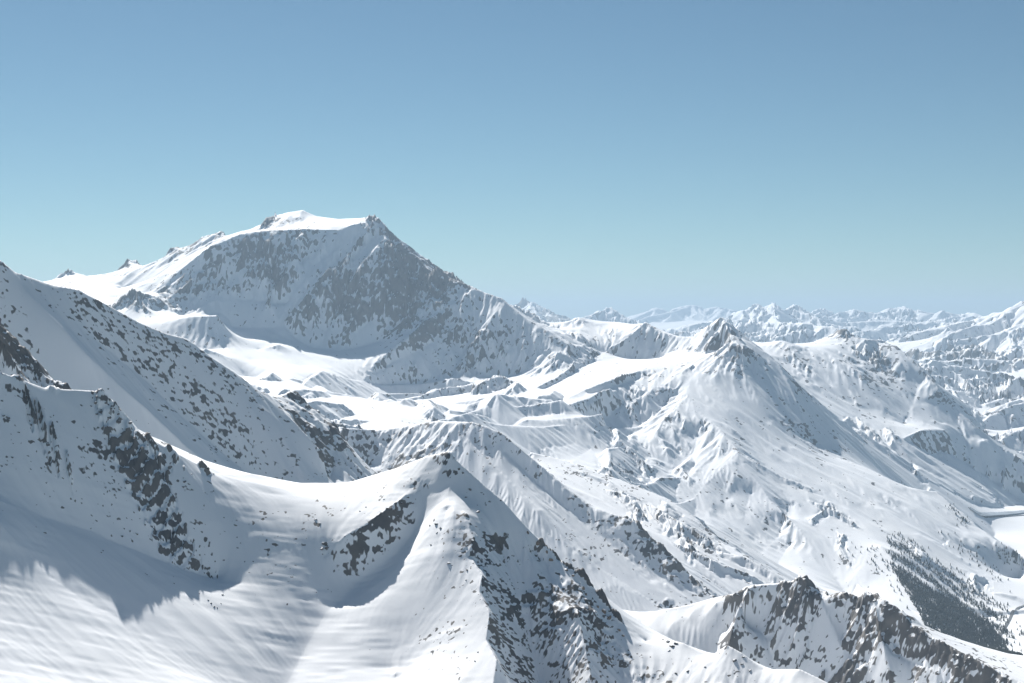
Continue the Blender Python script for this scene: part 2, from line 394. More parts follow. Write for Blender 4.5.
K('right_ridge', .75, 500, .4, '830,337,10840 840,330,10760 846,327.5,10700 855,335,10650')
K('near_peak', 1.5, 26, .75, '536,540,1447 541,537,1445 548,546,1441 556,551,1436 561,560,1431 569,563,1427 574,569,1424 582,568,1421 588,579,1414 594,590,1409 600,589,1406 606,599,1401 610,607,1396 616,609,1392 622,620,1387 627,632,1382')
K('rocky_hill', 1.3, 34, .5, '776,586,2702 784,579,2698 792,582,2692 800,576,2686 806,575,2683 811,580,2680 816,592,2668')
K('rocky_hill', 1.2, 34, .48, '858,599,2641 866,593,2632 876,594,2622 886,600,2600 893,606,2590')

for p in ('94,391.5,1503 101,387.5,1498 107,398,1497', '108,402,1497 114,401,1494 120,415,1493', '123,425,1492 130,423,1491 138,433,1492', '143,436,1494 147,431.5,1493 154,443,1496', '163,447,1499 168,443,1499 174,453,1502', '196,463,1512 201,459,1511 207,470,1515', '232,475,1540 236,472.5,1542 241,475,1548', '40,388,1473 52,384.5,1476 64,389,1482', '10,375,1456 18,374,1459 26,381,1463'):
    K('near_slope', 1.25, 13, .28, p)
K('plateau', .6, 900, .06, '972,430,11150 990,415,11500 1005,408,11700 1024,402,11900 1050,398,12000')
K('plateau', .55, 900, .06, '1000,440,10700 1015,431,10900 1035,425,11000 1060,424,11100')

def knolls():
    """small ridges and steps that break up the gentle ground at the foot of the mountains"""
    rng = np.random.RandomState(9)
    out = []
    for n, x0, x1, ra, rb, h0, h1, l0, l1, th0, ow, rk in (
            (30, 330, 660, 5600, 8300, 25, 65, 250, 900, -2.2, 'massif', .12), (12, 250, 420, 6300, 8400, 15, 45, 250, 700, -2.0, 'massif', .10),
            (11, 700, 990, 5400, 7600, 8, 20, 200, 700, -1.1, 'central', .10), (20, 560, 760, 5200, 7600, 20, 50, 300, 900, -2.2, 'central', .12),
            (7, 800, 940, 8800, 9700, 15, 40, 300, 700, -1.2, 'right_ridge', .10), (22, 900, 1150, 11000, 14500, 40, 110, 500, 1300, -2.6, 'plateau', .10),
            (12, 560, 800, 3700, 4700, 8, 22, 150, 400, -1.0, 'rear_ridge', .15)):
        for _ in range(n):
            A = float(ray(rng.uniform(x0, x1), 400)[0]); r = rng.uniform(ra, rb)
            x, y = r * math.sin(A), r * math.cos(A); th = th0 + rng.uniform(-.7, .7); ln = rng.uniform(l0, l1); h = rng.uniform(h0, h1)
            P = []
            for i in range(5):
                t = i / 4
                px_, py_ = x + math.cos(th) * ln * t, y + math.sin(th) * ln * t
                k = min(max(int((math.log(math.hypot(px_, py_)) - lr[0]) / DR), 0), NR - 1); j = min(max(int((math.atan2(px_, py_) - A0) / DA), 0), NA - 1)
                P.append((px_, py_, float(Z[k, j]) + h * (-.1, .8, 1, .7, -.1)[i] * rng.uniform(.75, 1.2)))
                th += rng.uniform(-.25, .25)
            out.append((P, h * 3.5, rng.uniform(.55, .8), ow, rk))
    return out

def add_tents():
    global Z, RK, RO
    names = []
    for l_ in LINES:
        if l_[0] not in names: names.append(l_[0])
    extra = []
    for ow, sl, step, rk, pts in CRAGS_ON_CREST:
        P = []
        for px, py, r in pts:
            A, tn = ray(px, py); P.append((r * math.sin(A), r * math.cos(A), r * tn))
        extra += [(a, b, step, .3, i * 1.7 * step, sl, ow, rk, .18 if ow == 'plateau' else .5) for i, (a, b) in enumerate(zip(P[:-1], P[1:]))]
    for P, step, sl, ow, rk in knolls():
        extra += [(a, b, step, .3, i * 1.3 * step, sl, ow, rk, .3) for i, (a, b) in enumerate(zip(P[:-1], P[1:]))]
    for a, b, step, ph, s0, sl, ow, rk, ro in extra + [t + (.22,) for t in tents()]:
        hmax = (1500.0 if a[1] > 40000 else 1000.0) if ro == .22 else min(240.0, step * 5)
        dm = hmax / .38
        ra, rb = math.hypot(a[0], a[1]), math.hypot(b[0], b[1])
        aa, ab = math.atan2(a[0], a[1]), math.atan2(b[0], b[1])
        r0, r1 = np.searchsorted(rr, [min(ra, rb) - dm, max(ra, rb) + dm])
        c0, c1 = np.searchsorted(az, [min(aa, ab) - dm / min(ra, rb), max(aa, ab) + dm / min(ra, rb)])
        if r1 - r0 < 3 or c1 - c0 < 3: continue
        x = (rr[r0:r1, None] * np.sin(az)[None, c0:c1]).astype(f32) - f32(a[0])
        y = (rr[r0:r1, None] * np.cos(az)[None, c0:c1]).astype(f32) - f32(a[1])
        ex, ey = b[0] - a[0], b[1] - a[1]; d2 = ex * ex + ey * ey + 1e-6; d_ = math.sqrt(d2)
        u = (x * f32(ex / d2) + y * f32(ey / d2))
        t = np.clip(u, 0, 1)
        d = np.hypot(x - t * f32(ex), y - t * f32(ey))
        sgn = np.sign(x * f32(ey) - y * f32(ex))
        q = (s0 + u * d_ + sgn * d * f32(.35)) / step + ph
        tri = np.abs(2 * (q - np.floor(q)) - 1)
        z = f32(a[2]) + f32(b[2] - a[2]) * t - d * f32(sl) - np.minimum(d, f32(.8 * step)) * f32(.26 if ro != .3 else 0) * tri
        w = Z[r0:r1, c0:c1]
        m = z > w
        w[m] = z[m]
        RK[r0:r1, c0:c1][m] = rk
        RO[r0:r1, c0:c1][m] = ro
        TENT_OWN[r0:r1, c0:c1][m] = names.index(ow)
add_tents()
print('far ranges', time.time() - T0)

# nearest line (owner) and distance to it, by jump flooding on a coarser grid
OWN_NAMES = []
for l_ in LINES:
    if l_[0] not in OWN_NAMES: OWN_NAMES.append(l_[0])
line_owner = np.array([OWN_NAMES.index(l_[0]) for l_ in LINES])
def nearest():
    s = 4
    na, nr = (NA - 1) // s + 1, (NR - 1) // s + 1
    ia = np.round((PTS[:, 0] - A0) / (A1 - A0) * (na - 1)).astype(int)
    ir = np.round((PTS[:, 1] - lr[0]) / (lr[-1] - lr[0]) * (nr - 1)).astype(int)
    ok = (ia >= 0) & (ia < na) & (ir >= 0) & (ir < nr)
    seed = np.full((nr, na), -1, int)
    seed[ir[ok], ia[ok]] = np.nonzero(ok)[0]
    X = np.broadcast_to(np.linspace(A0, A1, na), (nr, na)); Y = np.broadcast_to(np.linspace(lr[0], lr[-1], nr)[:, None], (nr, na))
    def dist(sd):
        d = np.hypot(PTS[sd, 0] - X, PTS[sd, 1] - Y); d[sd < 0] = 1e9
        return d
    best = dist(seed)
    st = 512
    while st >= 1:
        for dy in (-st, 0, st):
            for dx in (-st, 0, st):
                if (dx or dy) and abs(dy) < nr and abs(dx) < na:
                    sh = np.full_like(seed, -1)
                    ys, yd = (slice(max(dy, 0), nr + min(dy, 0)), slice(max(-dy, 0), nr + min(-dy, 0)))
                    xs, xd = (slice(max(dx, 0), na + min(dx, 0)), slice(max(-dx, 0), na + min(-dx, 0)))
                    sh[yd, xd] = seed[ys, xs]
                    d = dist(sh); b = d < best
                    seed[b] = sh[b]; best[b] = d[b]
        st //= 2
    own = line_owner[PTS[seed, 5].astype(int)]
    return best.astype(f32), own, s
DIST, OWN_C, OS = nearest()
DIST = up(DIST, NR, NA) * rr[:, None].astype(f32)          # metres
OWN = np.repeat(np.repeat(OWN_C, OS, 0), OS, 1)[:NR, :NA].copy()
OWN = np.where((TENT_OWN >= 0) & (RRf > 11500), TENT_OWN, OWN)
print('owners', time.time() - T0)

# ------------------------------------------------------------------ erosion: gullies that run down the slope, at every scale the grid resolves
sa, ca_ = np.sin(az).astype(f32)[None], np.cos(az).astype(f32)[None]

def grad(z, r0, r1):
    zz = z[r0:r1]
    ga = np.gradient(zz, DA, axis=1) / RRf[r0:r1]
    gr = np.gradient(zz, DR, axis=0) / RRf[r0:r1]
    return gr * sa + ga * ca_, gr * ca_ - ga * sa           # d/dx, d/dy

def blur(a, n):
    for _ in range(n):
        p = np.pad(a, 1, mode='edge')
        a = (p[1:-1, :-2] + p[1:-1, 2:] + 2 * p[1:-1, 1:-1]) * f32(.25)
        p = np.pad(a, 1, mode='edge')
        a = (p[:-2, 1:-1] + p[2:, 1:-1] + 2 * p[1:-1, 1:-1]) * f32(.25)
    return a

rt = np.random.RandomState(11)
TJX, TJY, TPH = [(rt.rand(256 * 256)).astype(f32) for _ in range(3)]
def hidx(ix, iy, seed):
    return ((ix * 73 + seed * 31) & 255) * 256 + ((iy * 151 + (ix >> 3) * 17 + seed * 57) & 255)

def gully(x, y, dx, dy, lam, seed):
    cs = f32(lam * 2.2)
    u, v = x / cs, y / cs
    iu, iv = np.floor(u).astype(np.int32), np.floor(v).astype(np.int32)
    C = np.zeros_like(x); S = np.zeros_like(x); k = f32(2 * math.pi * 2.2)
    for oy in (-1, 0, 1):
        for ox in (-1, 0, 1):
            cu, cv = iu + ox, iv + oy
            h = hidx(cu, cv, seed)
            vx = u - (cu + f32(.1) + f32(.8) * TJX[h]); vy = v - (cv + f32(.1) + f32(.8) * TJY[h])
            w = np.exp(-(vx * vx + vy * vy) * f32(3.2))
            ph = (vy * dx - vx * dy) * k + TPH[h] * f32(6.2832)
            C += w * np.cos(ph); S += w * np.sin(ph)
    m = np.sqrt(C * C + S * S) + f32(1e-6)
    return C / m * np.minimum(m * 4, 1)

def vnoise(x, y, lam, seed):
    u, v = x / f32(lam), y / f32(lam)
    iu, iv = np.floor(u).astype(np.int32), np.floor(v).astype(np.int32)
    fu, fv = (u - iu).astype(f32), (v - iv).astype(f32)
    fu, fv = fu * fu * (3 - 2 * fu), fv * fv * (3 - 2 * fv)
    g = lambda a, b: TJX[hidx(iu + a, iv + b, seed)]
    return (g(0, 0) * (1 - fu) + g(1, 0) * fu) * (1 - fv) + (g(0, 1) * (1 - fu) + g(1, 1) * fu) * fv

def sstep(a, b, x):
    t = np.clip((x - a) / (b - a), 0, 1)
    return t * t * (3 - 2 * t)

def soften():
    """wind-smoothed snow: creases of the smooth slopes are rounded off"""
    global Z
    k = 4
    na, nr = (NA - 1) // k + 1, (NR - 1) // k + 1
    zl = up(Z, nr, na)
    zl = up(blur(zl, 3), NR, NA)
    w = (1 - sstep(.17, .30, RO)) * f32(.9) * (1 - sstep(1700, 2300, RRf))
    Z = Z * (1 - w) + zl * w
    k = 12
    na, nr = (NA - 1) // k + 1, (NR - 1) // k + 1
    zl = up(blur(up(Z, nr, na), 3), NR, NA)
    w = (1 - sstep(.08, .2, RO)) * f32(.9) * (1 - sstep(1800, 2400, RRf))
    Z = Z * (1 - w) + zl * w
soften()
RO = np.maximum(RO * (1 + f32(.6) * sstep(2800, 5500, RRf)), f32(.22) * sstep(11000, 15000, RRf)).astype(f32)
RO = RO * (f32(.32) + f32(.68) * sstep(.3, .6, np.maximum(RO, sstep(1700, 2400, RRf)))).astype(f32)
RO = np.where(OWN == OWN_NAMES.index('valley_floor'), np.minimum(RO, f32(.12)), RO)

def erode():
    global Z
    for o, lam in enumerate((1600, 800, 400, 200, 100, 50, 25, 12.5, 6.5, 3.3)):
        rmin, rmax = lam / 0.16, lam / 0.0026
        r0, r1 = np.searchsorted(rr, rmin * .6), np.searchsorted(rr, rmax * 1.3)
        if r1 - r0 < 8: continue
        fade = sstep(rmin * .6, rmin * 1.4, rr[r0:r1]) * (1 - sstep(rmax * .7, rmax * 1.3, rr[r0:r1]))
        zs = blur(Z[r0:r1], 3)
        gx = np.gradient(zs, DA, axis=1) / RRf[r0:r1]; gr = np.gradient(zs, DR, axis=0) / RRf[r0:r1]
        gx, gy = gr * sa + gx * ca_, gr * ca_ - gx * sa
        g = np.sqrt(gx * gx + gy * gy) + f32(1e-5)
        x, y = X[r0:r1], Y[r0:r1]
        wx = (vnoise(x, y, lam * 2.3, o * 3 + 1) - f32(.5)) * f32(lam * .35)
        c = gully(x + wx, y - wx, gx / g, gy / g, lam, o)
        h = f32(.5) * c + f32(.5) * (f32(1.25) - 2 * np.sqrt(np.maximum(0, (1 - c) * f32(.5))))   # sharp ribs, rounder gullies
        n = vnoise(x, y, lam * 1.9, 40 + o) - f32(.5)
        steep = sstep(.08, .5, g)
        near = np.maximum(np.clip(DIST[r0:r1] / f32(.5 * lam), .15, 1), sstep(12000, 14000, RRf[r0:r1]) * f32(.8))
        ro = RO[r0:r1]
        var = f32(.12) + f32(1.75) * sstep(.2, .85, vnoise(x, y, lam * 4.3, 20 + o))
        amp = f32(lam) * fade[:, None].astype(f32) * near * ro
        far = sstep(3500, 6000, RRf[r0:r1])
        Z[r0:r1] += amp * (f32(.115) * h * steep * np.minimum(g, 1.0) * var + (f32(.03) + f32(.06) * far * (1 - steep)) * n * (f32(.5) + steep))
        Z[r0:r1] += f32(lam) * fade[:, None].astype(f32) * n * (1 - steep) * sstep(9500, 11500, RRf[r0:r1]) * f32(.03)
        print('octave', lam, r1 - r0, round(time.time() - T0, 1))
erode()

# wind ripples on the near snow
n1 = np.searchsorted(rr, 2600)
rip = (vnoise(X[:n1] * f32(.22) + vnoise(X[:n1], Y[:n1], 60, 5) * 6, Y[:n1] * f32(.6) + Z[:n1] * f32(.9), 4.5, 33) - f32(.5)) * f32(.55)
rip += (vnoise(X[:n1] * f32(.3), Y[:n1] * f32(.6) + Z[:n1] * f32(.9), 13, 34) - f32(.5)) * f32(1.3)
Z[:n1] += rip * (f32(.25) + f32(.75) * sstep(.35, .65, vnoise(X[:n1], Y[:n1], 90, 35))) * (1 - sstep(1900, 2500, RRf[:n1]))
del rip

# rock: ledges and ribs break the surface where the mountain is rocky; bare where steep, snow on the flatter ledges
def octs(k, fn):
    """run fn(rows a..b, wavelength) with a wavelength near k * distance, snapped to octaves so that it is fixed in the world"""
    q = 2.0 ** np.round(np.log2(rr * k) * 2) ** 1 if False else 2.0 ** np.round(np.log2(rr * k))
    for l in np.unique(q):
        rows = np.nonzero(q == l)[0]
        fn(rows[0], rows[-1] + 1, float(l))
gx, gy = grad(blur(Z, 2), 0, NR)
SLOPE = np.sqrt(gx * gx + gy * gy)
ZONE = np.zeros_like(Z)
def zn(k, w, seed):
    def f(a, b, l):
        ZONE[a:b] += (vnoise(X[a:b], Y[a:b] * f32(.6) + Z[a:b] * f32(.9), l, seed) - f32(.5)) * f32(w)
    octs(k, f)
zn(.06, .6, 60); zn(.03, .45, 61); zn(.015, .3, 62)
RKZ = np.where(RK < .03, 0, np.clip(RK * f32(1.15) + ZONE * np.minimum(RK * 3, 1), 0, 1)).astype(f32)
ZONE = sstep(.25, .7, RKZ) * sstep(.45, .8, SLOPE)
for k, a_, sd in ((.014, .26, 81), (.007, .30, 82), (.0036, .32, 83), (.0019, .30, 84)):
    def f(a, b, l):
        v = vnoise(X[a:b], Y[a:b] * f32(.6) + Z[a:b] * f32(.9), l, sd)
        Z[a:b] += ZONE[a:b] * (1 - np.abs(v - f32(.5)) * 4) * f32(l * a_ * .5) * (1 - f32(.8) * sstep(7500, 11000, RRf[a:b]))
    octs(k, f)
gx, gy = grad(Z, 0, NR)
SL2 = np.sqrt(gx * gx + gy * gy)
del gx, gy
FINE = np.zeros_like(Z)
for k, w, sd in ((.008, .30, 91), (.004, .45, 92), (.002, .60, 93), (.0012, .5, 94)):
    def f(a, b, l):
        FINE[a:b] += (vnoise(X[a:b], Y[a:b] * f32(.6) + Z[a:b] * f32(.9), l, sd) - f32(.5)) * f32(w)
    octs(k, f)
gx, gy = grad(blur(Z, 3), 0, NR)
gg = np.sqrt(gx * gx + gy * gy) + f32(1e-5)
for k, w, sd in ((.008, .13, 95), (.0035, .10, 96)):      # snow lies in the runnels, rock shows on the ribs between them
    def f(a, b, l):
        FINE[a:b] += gully(X[a:b], Y[a:b], gx[a:b] / gg[a:b], gy[a:b] / gg[a:b], l, sd) * f32(w) * sstep(1800, 6000, RRf[a:b])
    octs(k, f)
del gx, gy, gg
conv = (Z - blur(Z, 5)) / (RRf * f32(.0012))
ROCK = (f32(.46) + (RKZ - f32(.55)) * f32(.6) + np.clip(SL2 - f32(.9), -.6, .8) * f32(.28) + FINE * f32(.75) + np.clip(conv, -1, 1) * f32(.14)).astype(f32)
ROCK = np.clip(np.where(RKZ < .03, 0, ROCK), 0, 1)
print('rock', time.time() - T0)

# ------------------------------------------------------------------ materials
def new_mat(name):
    m = bpy.data.materials.new(name); m.use_nodes = True
    nt = m.node_tree
    for n in list(nt.nodes): nt.nodes.remove(n)
    out = nt.nodes.new('ShaderNodeOutputMaterial')
    return m, nt, out
def node(nt, t, **kw):
    n = nt.nodes.new(t)
    for k, v in kw.items(): setattr(n, k, v)
    return n

def terrain_material():
    m, nt, out = new_mat('snow_and_rock')
    lk = nt.links.new
    at = node(nt, 'ShaderNodeAttribute', attribute_name='rock')
    geo = node(nt, 'ShaderNodeNewGeometry')
    # rock and snow
    th = node(nt, 'ShaderNodeMapRange'); th.interpolation_type = 'SMOOTHSTEP'
    th.inputs['From Min'].default_value = .46; th.inputs['From Max'].default_value = .56
    lk(at.outputs['Fac'], th.inputs['Value'])
    nz = node(nt, 'ShaderNodeTexNoise'); nz.inputs['Scale'].default_value = .02; nz.inputs['Detail'].default_value = 6
    lk(geo.outputs['Position'], nz.inputs['Vector'])
    rc = node(nt, 'ShaderNodeValToRGB')
    rc.color_ramp.elements[0].position, rc.color_ramp.elements[0].color = .3, (.07, .074, .082, 1)
    rc.color_ramp.elements[1].position, rc.color_ramp.elements[1].color = .72, (.18, .165, .15, 1)
    lk(nz.outputs['Fac'], rc.inputs['Fac'])
    ns = node(nt, 'ShaderNodeTexNoise'); ns.inputs['Scale'].default_value = .006; ns.inputs['Detail'].default_value = 4
    lk(geo.outputs['Position'], ns.inputs['Vector'])
    scol = node(nt, 'ShaderNodeValToRGB')
    scol.color_ramp.elements[0].position, scol.color_ramp.elements[0].color = .3, (.80, .82, .85, 1)
    scol.color_ramp.elements[1].position, scol.color_ramp.elements[1].color = .7, (.86, .87, .88, 1)
    lk(ns.outputs['Fac'], scol.inputs['Fac'])
    mx = node(nt, 'ShaderNodeMixRGB')
    lk(th.outputs['Result'], mx.inputs['Fac']); lk(scol.outputs['Color'], mx.inputs['Color1']); lk(rc.outputs['Color'], mx.inputs['Color2'])
    b = node(nt, 'ShaderNodeBsdfPrincipled')
    b.inputs['Roughness'].default_value = .75
    b.inputs['Specular IOR Level'].default_value = .2
    lk(mx.outputs['Color'], b.inputs['Base Color'])
    lk(b.outputs[0], out.inputs['Surface'])
    return m
M_TER = terrain_material()

# ------------------------------------------------------------------ terrain meshes, one per mountain
def build_terrain(info):
    cell_own = OWN[:-1, :-1]
    idx = np.arange(NR * NA, dtype=np.int64).reshape(NR, NA)
    co = np.stack([X.ravel(), Y.ravel(), (Z + f32(ZC)).ravel()], 1)
    rockv = ROCK.ravel()
    for oi, nm in enumerate(OWN_NAMES):
        jj, ii = np.nonzero(cell_own == oi)
        if len(jj) == 0: continue
        quad = np.stack([idx[jj, ii], idx[jj, ii + 1], idx[jj + 1, ii + 1], idx[jj + 1, ii]], 1)
        used = np.zeros(NR * NA, bool); used[quad.ravel()] = True
        vid = np.nonzero(used)[0]
        remap = np.full(NR * NA, -1, np.int32); remap[vid] = np.arange(len(vid))
        q = remap[quad].ravel()
        name, label, cat = info[nm]
        me = bpy.data.meshes.new(name)
        me.vertices.add(len(vid)); me.vertices.foreach_set('co', co[vid].astype(f32).ravel())
        me.loops.add(len(q)); me.loops.foreach_set('vertex_index', q)
        me.polygons.add(len(quad)); me.polygons.foreach_set('loop_start', np.arange(0, len(q), 4, dtype=np.int32))
        me.update(calc_edges=True)
        me.polygons.foreach_set('use_smooth', np.ones(len(quad), bool))
        a = me.attributes.new('rock', 'FLOAT', 'POINT'); a.data.foreach_set('value', rockv[vid].astype(f32))
        me.materials.append(M_TER)
        o = bpy.data.objects.new(name, me); COL.objects.link(o)
        mark(o, 'structure', label, cat)
INFO = {
 'near_slope': ('snow_slope', 'wide smooth snow slope at lower left, its upper part in blue shade', 'slope'),
 'near_peak': ('snow_peak', 'near rounded snow peak with a dark rock band below its crest', 'peak'),
 'rocky_crest': ('rocky_crest', 'dark jagged rock crest at the left edge above the near snow slope', 'crest'),
 'left_ridge': ('shaded_ridge', 'long shaded ridge falling from the left edge below the highest mountain', 'ridge'),
 'middle_ridge': ('ribbed_ridge', 'ridge just behind the near rounded peak, its flank ribbed with snow and shade', 'ridge'),
 'rear_ridge': ('low_ridge', 'low bright ridge behind the ribbed one, falling towards the rocky hill', 'ridge'),
 'massif': ('high_mountain', 'highest mountain, a grey rock face under a bright snow dome', 'mountain'),
 'central': ('branching_mountain', 'broad snowy mountain with branching spurs running down to the wooded valley', 'mountain'),
 'valley_floor': ('valley_floor', 'flat white valley floor at the right edge', 'valley'),
 'rocky_hill': ('rocky_hill', 'rock-studded snow hill at the bottom right in front of the wood', 'hill'),
 'right_ridge': ('steep_ridge', 'steep ridge right of centre with a dark toothed top above the flat valley', 'ridge'),
 'side_ridge': ('dark_ridge', 'dark side ridge tucked behind the pointed dark peak of the broad mountain', 'ridge'),
 'plateau': ('snow_plateau', 'hazy snow plateau with a band of shaded cliffs at the right', 'plateau'),
 'mound': ('round_hill', 'rounded blue hill standing alone above the hazy snow plateau', 'hill'),
 'bright_range': ('low_range', 'low sunlit range in front of the far twin summits', 'range'),
 'twin_range': ('twin_summits', 'far blue mountain with several close summits right of the pointed dark peak', 'mountain'),
 'long_range': ('long_range', 'long pale range on the horizon at the right', 'range'),
 'edge_range': ('snowy_range', 'snowy range rising to the right edge of the horizon', 'range'),
 'pinnacles': ('pinnacle_mountain', 'far blue rock pinnacles beside the long shoulder of the highest mountain', 'mountain'),
 'snowy_peak': ('pointed_peak', 'small far snowy peak between the blue pinnacles and the table mountain', 'peak'),
 'table_range': ('table_mountain', 'faint flat-topped blue mountain farthest away on the horizon', 'mountain'),
 'far_peaks': ('distant_mountains', 'crowd of lesser pale summits filling the distance at the right', 'mountains'),
 'far_ground': ('far_land', 'low hazy land out to the horizon', 'land'),
}

build_terrain(INFO)
print('meshes', time.time() - T0)

# ------------------------------------------------------------------ haze
def haze():
    zb = float(Z.min()) + ZC - 60; zt = max(float(Z.max()) + ZC + 60, ZC + 60)
    xm, y0, y1 = float(X.max()) + 3000, -2500.0, float(Y.max()) + 2500
    v = [(x, y, z) for z in (zb, zt) for y in (y0, y1) for x in (-xm, xm)]
    fcs = [(0, 2, 3, 1), (4, 5, 7, 6), (0, 1, 5, 4), (2, 6, 7, 3), (0, 4, 6, 2), (1, 3, 7, 5)]
    me = bpy.data.meshes.new('haze'); me.from_pydata(v, [], fcs); me.update()
    m, nt, out = new_mat('haze')
    p = node(nt, 'ShaderNodeVolumePrincipled')
    p.inputs['Color'].default_value = HAZE_COLOR
    p.inputs['Density'].default_value = HAZE_DENSITY
    p.inputs['Anisotropy'].default_value = 0.15
    nt.links.new(p.outputs[0], out.inputs['Volume'])
    me.materials.append(m)
    o = bpy.data.objects.new('haze', me); COL.objects.link(o)
    mark(o, 'stuff', 'thin blue haze of cold air over the far ranges', 'haze')
HAZE_COLOR, HAZE_DENSITY = (.505, .685, .88, 1), 3.6e-5
haze()
# ------------------------------------------------------------------ where a line of sight meets the ground
def hit(px, py, rmin=0.0, rmax=1e9):
    A, tn = ray(px, py)
    fi = (float(A) - A0) / DA
    i = int(fi); f = fi - i
    if i < 0 or i >= NA - 1: return None
    prof = Z[:, i] * (1 - f) + Z[:, i + 1] * f
    ok = (prof >= rr * float(tn)) & (rr > rmin)
    k = int(np.argmax(ok))
    if not ok[k] or rr[k] > rmax: return None
    r = rr[k]
    return (r * math.sin(A), r * math.cos(A), float(prof[k]) + ZC, i, k)
def ground(x, y):
    fa, fr = (math.atan2(x, y) - A0) / DA, (math.log(math.hypot(x, y)) - lr[0]) / DR
    i, k = min(max(int(fa), 0), NA - 2), min(max(int(fr), 0), NR - 2)
    u, v = fa - i, fr - k
    return float((Z[k, i] * (1 - u) + Z[k, i + 1] * u) * (1 - v) + (Z[k + 1, i] * (1 - u) + Z[k + 1, i + 1] * u) * v) + ZC

# ------------------------------------------------------------------ boulders and crags: broken blocks of rock with snow on their flat tops
def rock_material(name, c0, c1):
    m, nt, out = new_mat(name)
    geo = node(nt, 'ShaderNodeNewGeometry')
    nz = node(nt, 'ShaderNodeTexNoise'); nz.inputs['Scale'].default_value = .6; nz.inputs['Detail'].default_value = 5
    nt.links.new(geo.outputs['Position'], nz.inputs['Vector'])
    rc = node(nt, 'ShaderNodeValToRGB')
    rc.color_ramp.elements[0].position, rc.color_ramp.elements[0].color = .32, c0
    rc.color_ramp.elements[1].position, rc.color_ramp.elements[1].color = .68, c1
    nt.links.new(nz.outputs['Fac'], rc.inputs['Fac'])
    sp = node(nt, 'ShaderNodeSeparateXYZ'); nt.links.new(geo.outputs['Normal'], sp.inputs[0])
    ad = node(nt, 'ShaderNodeMath', operation='MULTIPLY_ADD'); ad.inputs[1].default_value = .5
    nt.links.new(nz.outputs['Fac'], ad.inputs[0]); nt.links.new(sp.outputs['Z'], ad.inputs[2])
    mr = node(nt, 'ShaderNodeMapRange'); mr.inputs['From Min'].default_value = .98; mr.inputs['From Max'].default_value = 1.08
    nt.links.new(ad.outputs[0], mr.inputs['Value'])
    mx = node(nt, 'ShaderNodeMixRGB'); mx.inputs['Color2'].default_value = (.84, .86, .88, 1)
    nt.links.new(mr.outputs['Result'], mx.inputs['Fac']); nt.links.new(rc.outputs['Color'], mx.inputs['Color1'])
    b = node(nt, 'ShaderNodeBsdfPrincipled'); b.inputs['Roughness'].default_value = .85
    nt.links.new(mx.outputs['Color'], b.inputs['Base Color']); nt.links.new(b.outputs[0], out.inputs['Surface'])
    return m
M_DARK = rock_material('dark_rock', (.05, .052, .058, 1), (.13, .12, .11, 1))
M_BROWN = rock_material('brown_rock', (.08, .07, .062, 1), (.24, .18, .135, 1))
import bmesh
def rock_mesh(name, mat, seed, tall):
    """a block cut by random planes from a ball: flat facets, sharp edges"""
    rn = random.Random(seed)
    bm = bmesh.new()
    bmesh.ops.create_icosphere(bm, subdivisions=3, radius=1.0)
    for _ in range(13):
        z = rn.uniform(-.5, 1); a = rn.uniform(0, 6.283); q = math.sqrt(max(0, 1 - z * z)); d = rn.uniform(.45, .85)
        n = (q * math.cos(a), q * math.sin(a), z)
        for v in bm.verts:
            k = v.co.x * n[0] + v.co.y * n[1] + v.co.z * n[2] - d
            if k > 0: v.co.x -= n[0] * k * .93; v.co.y -= n[1] * k * .93; v.co.z -= n[2] * k * .93
    sx, sy = rn.uniform(.75, 1.25), rn.uniform(.75, 1.2)
    for v in bm.verts:
        j = 1 + rn.uniform(-.05, .05)
        v.co.x *= sx * j; v.co.y *= sy * j; v.co.z *= tall * j
        if v.co.z > 0 and tall > 1: v.co.x *= 1 - .25 * v.co.z / tall
    me = bpy.data.meshes.new(name); bm.to_mesh(me); bm.free()
    me.materials.append(mat)
    return me
BOULDERS = [rock_mesh('boulder', M_DARK, i, .85) for i in range(6)]
CRAGS = [rock_mesh('crag', M_BROWN, 50 + i, 1.35) for i in range(6)]
def put_rock(px, py, size, meshes, name, label, cat, group, rnd, sink=.3):
    h = hit(px, py, 0, 4000)
    if not h: return
    o = bpy.data.objects.new(name, rnd.choice(meshes))
    s = size * rnd.uniform(.8, 1.25)
    o.location = (h[0], h[1], h[2] + s * (.5 - sink) - .25 * s)
    o.rotation_euler = (rnd.uniform(-.25, .25), rnd.uniform(-.25, .25), rnd.uniform(0, 6.28))
    o.scale = (s, s * rnd.uniform(.8, 1.1), s * rnd.uniform(.75, 1.1))
    COL.objects.link(o)
    mark(o, None, label, cat, group)
rnd = random.Random(21)
def scatter(n, cx, cy, sx, sy, s0, s1, *a, tilt=0.0):
    for _ in range(n):
        u, v = rnd.gauss(0, 1) * sx, rnd.gauss(0, 1) * sy
        put_rock(cx + u, cy + v + u * tilt, s0 + (s1 - s0) * rnd.random() ** 2, *a)
A_ = (BOULDERS, 'boulder', 'small dark boulder poking out of the shaded upper face of the near snow slope', 'boulder', 'boulders on the shaded upper face of the near slope', rnd)
scatter(20, 30, 428, 22, 14, 1.0, 2.2, *A_)
scatter(18, 110, 408, 11, 12, 1.0, 2.6, *A_, tilt=.6)
scatter(16, 148, 445, 18, 8, 1.0, 2.6, *A_, tilt=.6)
for p in ((105, 470, 1.8), (125, 488, 1.4), (128, 484, 1.2), (160, 475, 2.0), (184, 482, 2.6), (183, 487, 2.0), (112, 478, 1.2), (48, 445, 2.4), (12, 458, 1.6), (6, 465, 1.4), (200, 463, 1.8), (208, 470, 1.8), (213, 474, 1.6), (45, 533, 1.6)):
    put_rock(p[0], p[1], p[2], *A_)
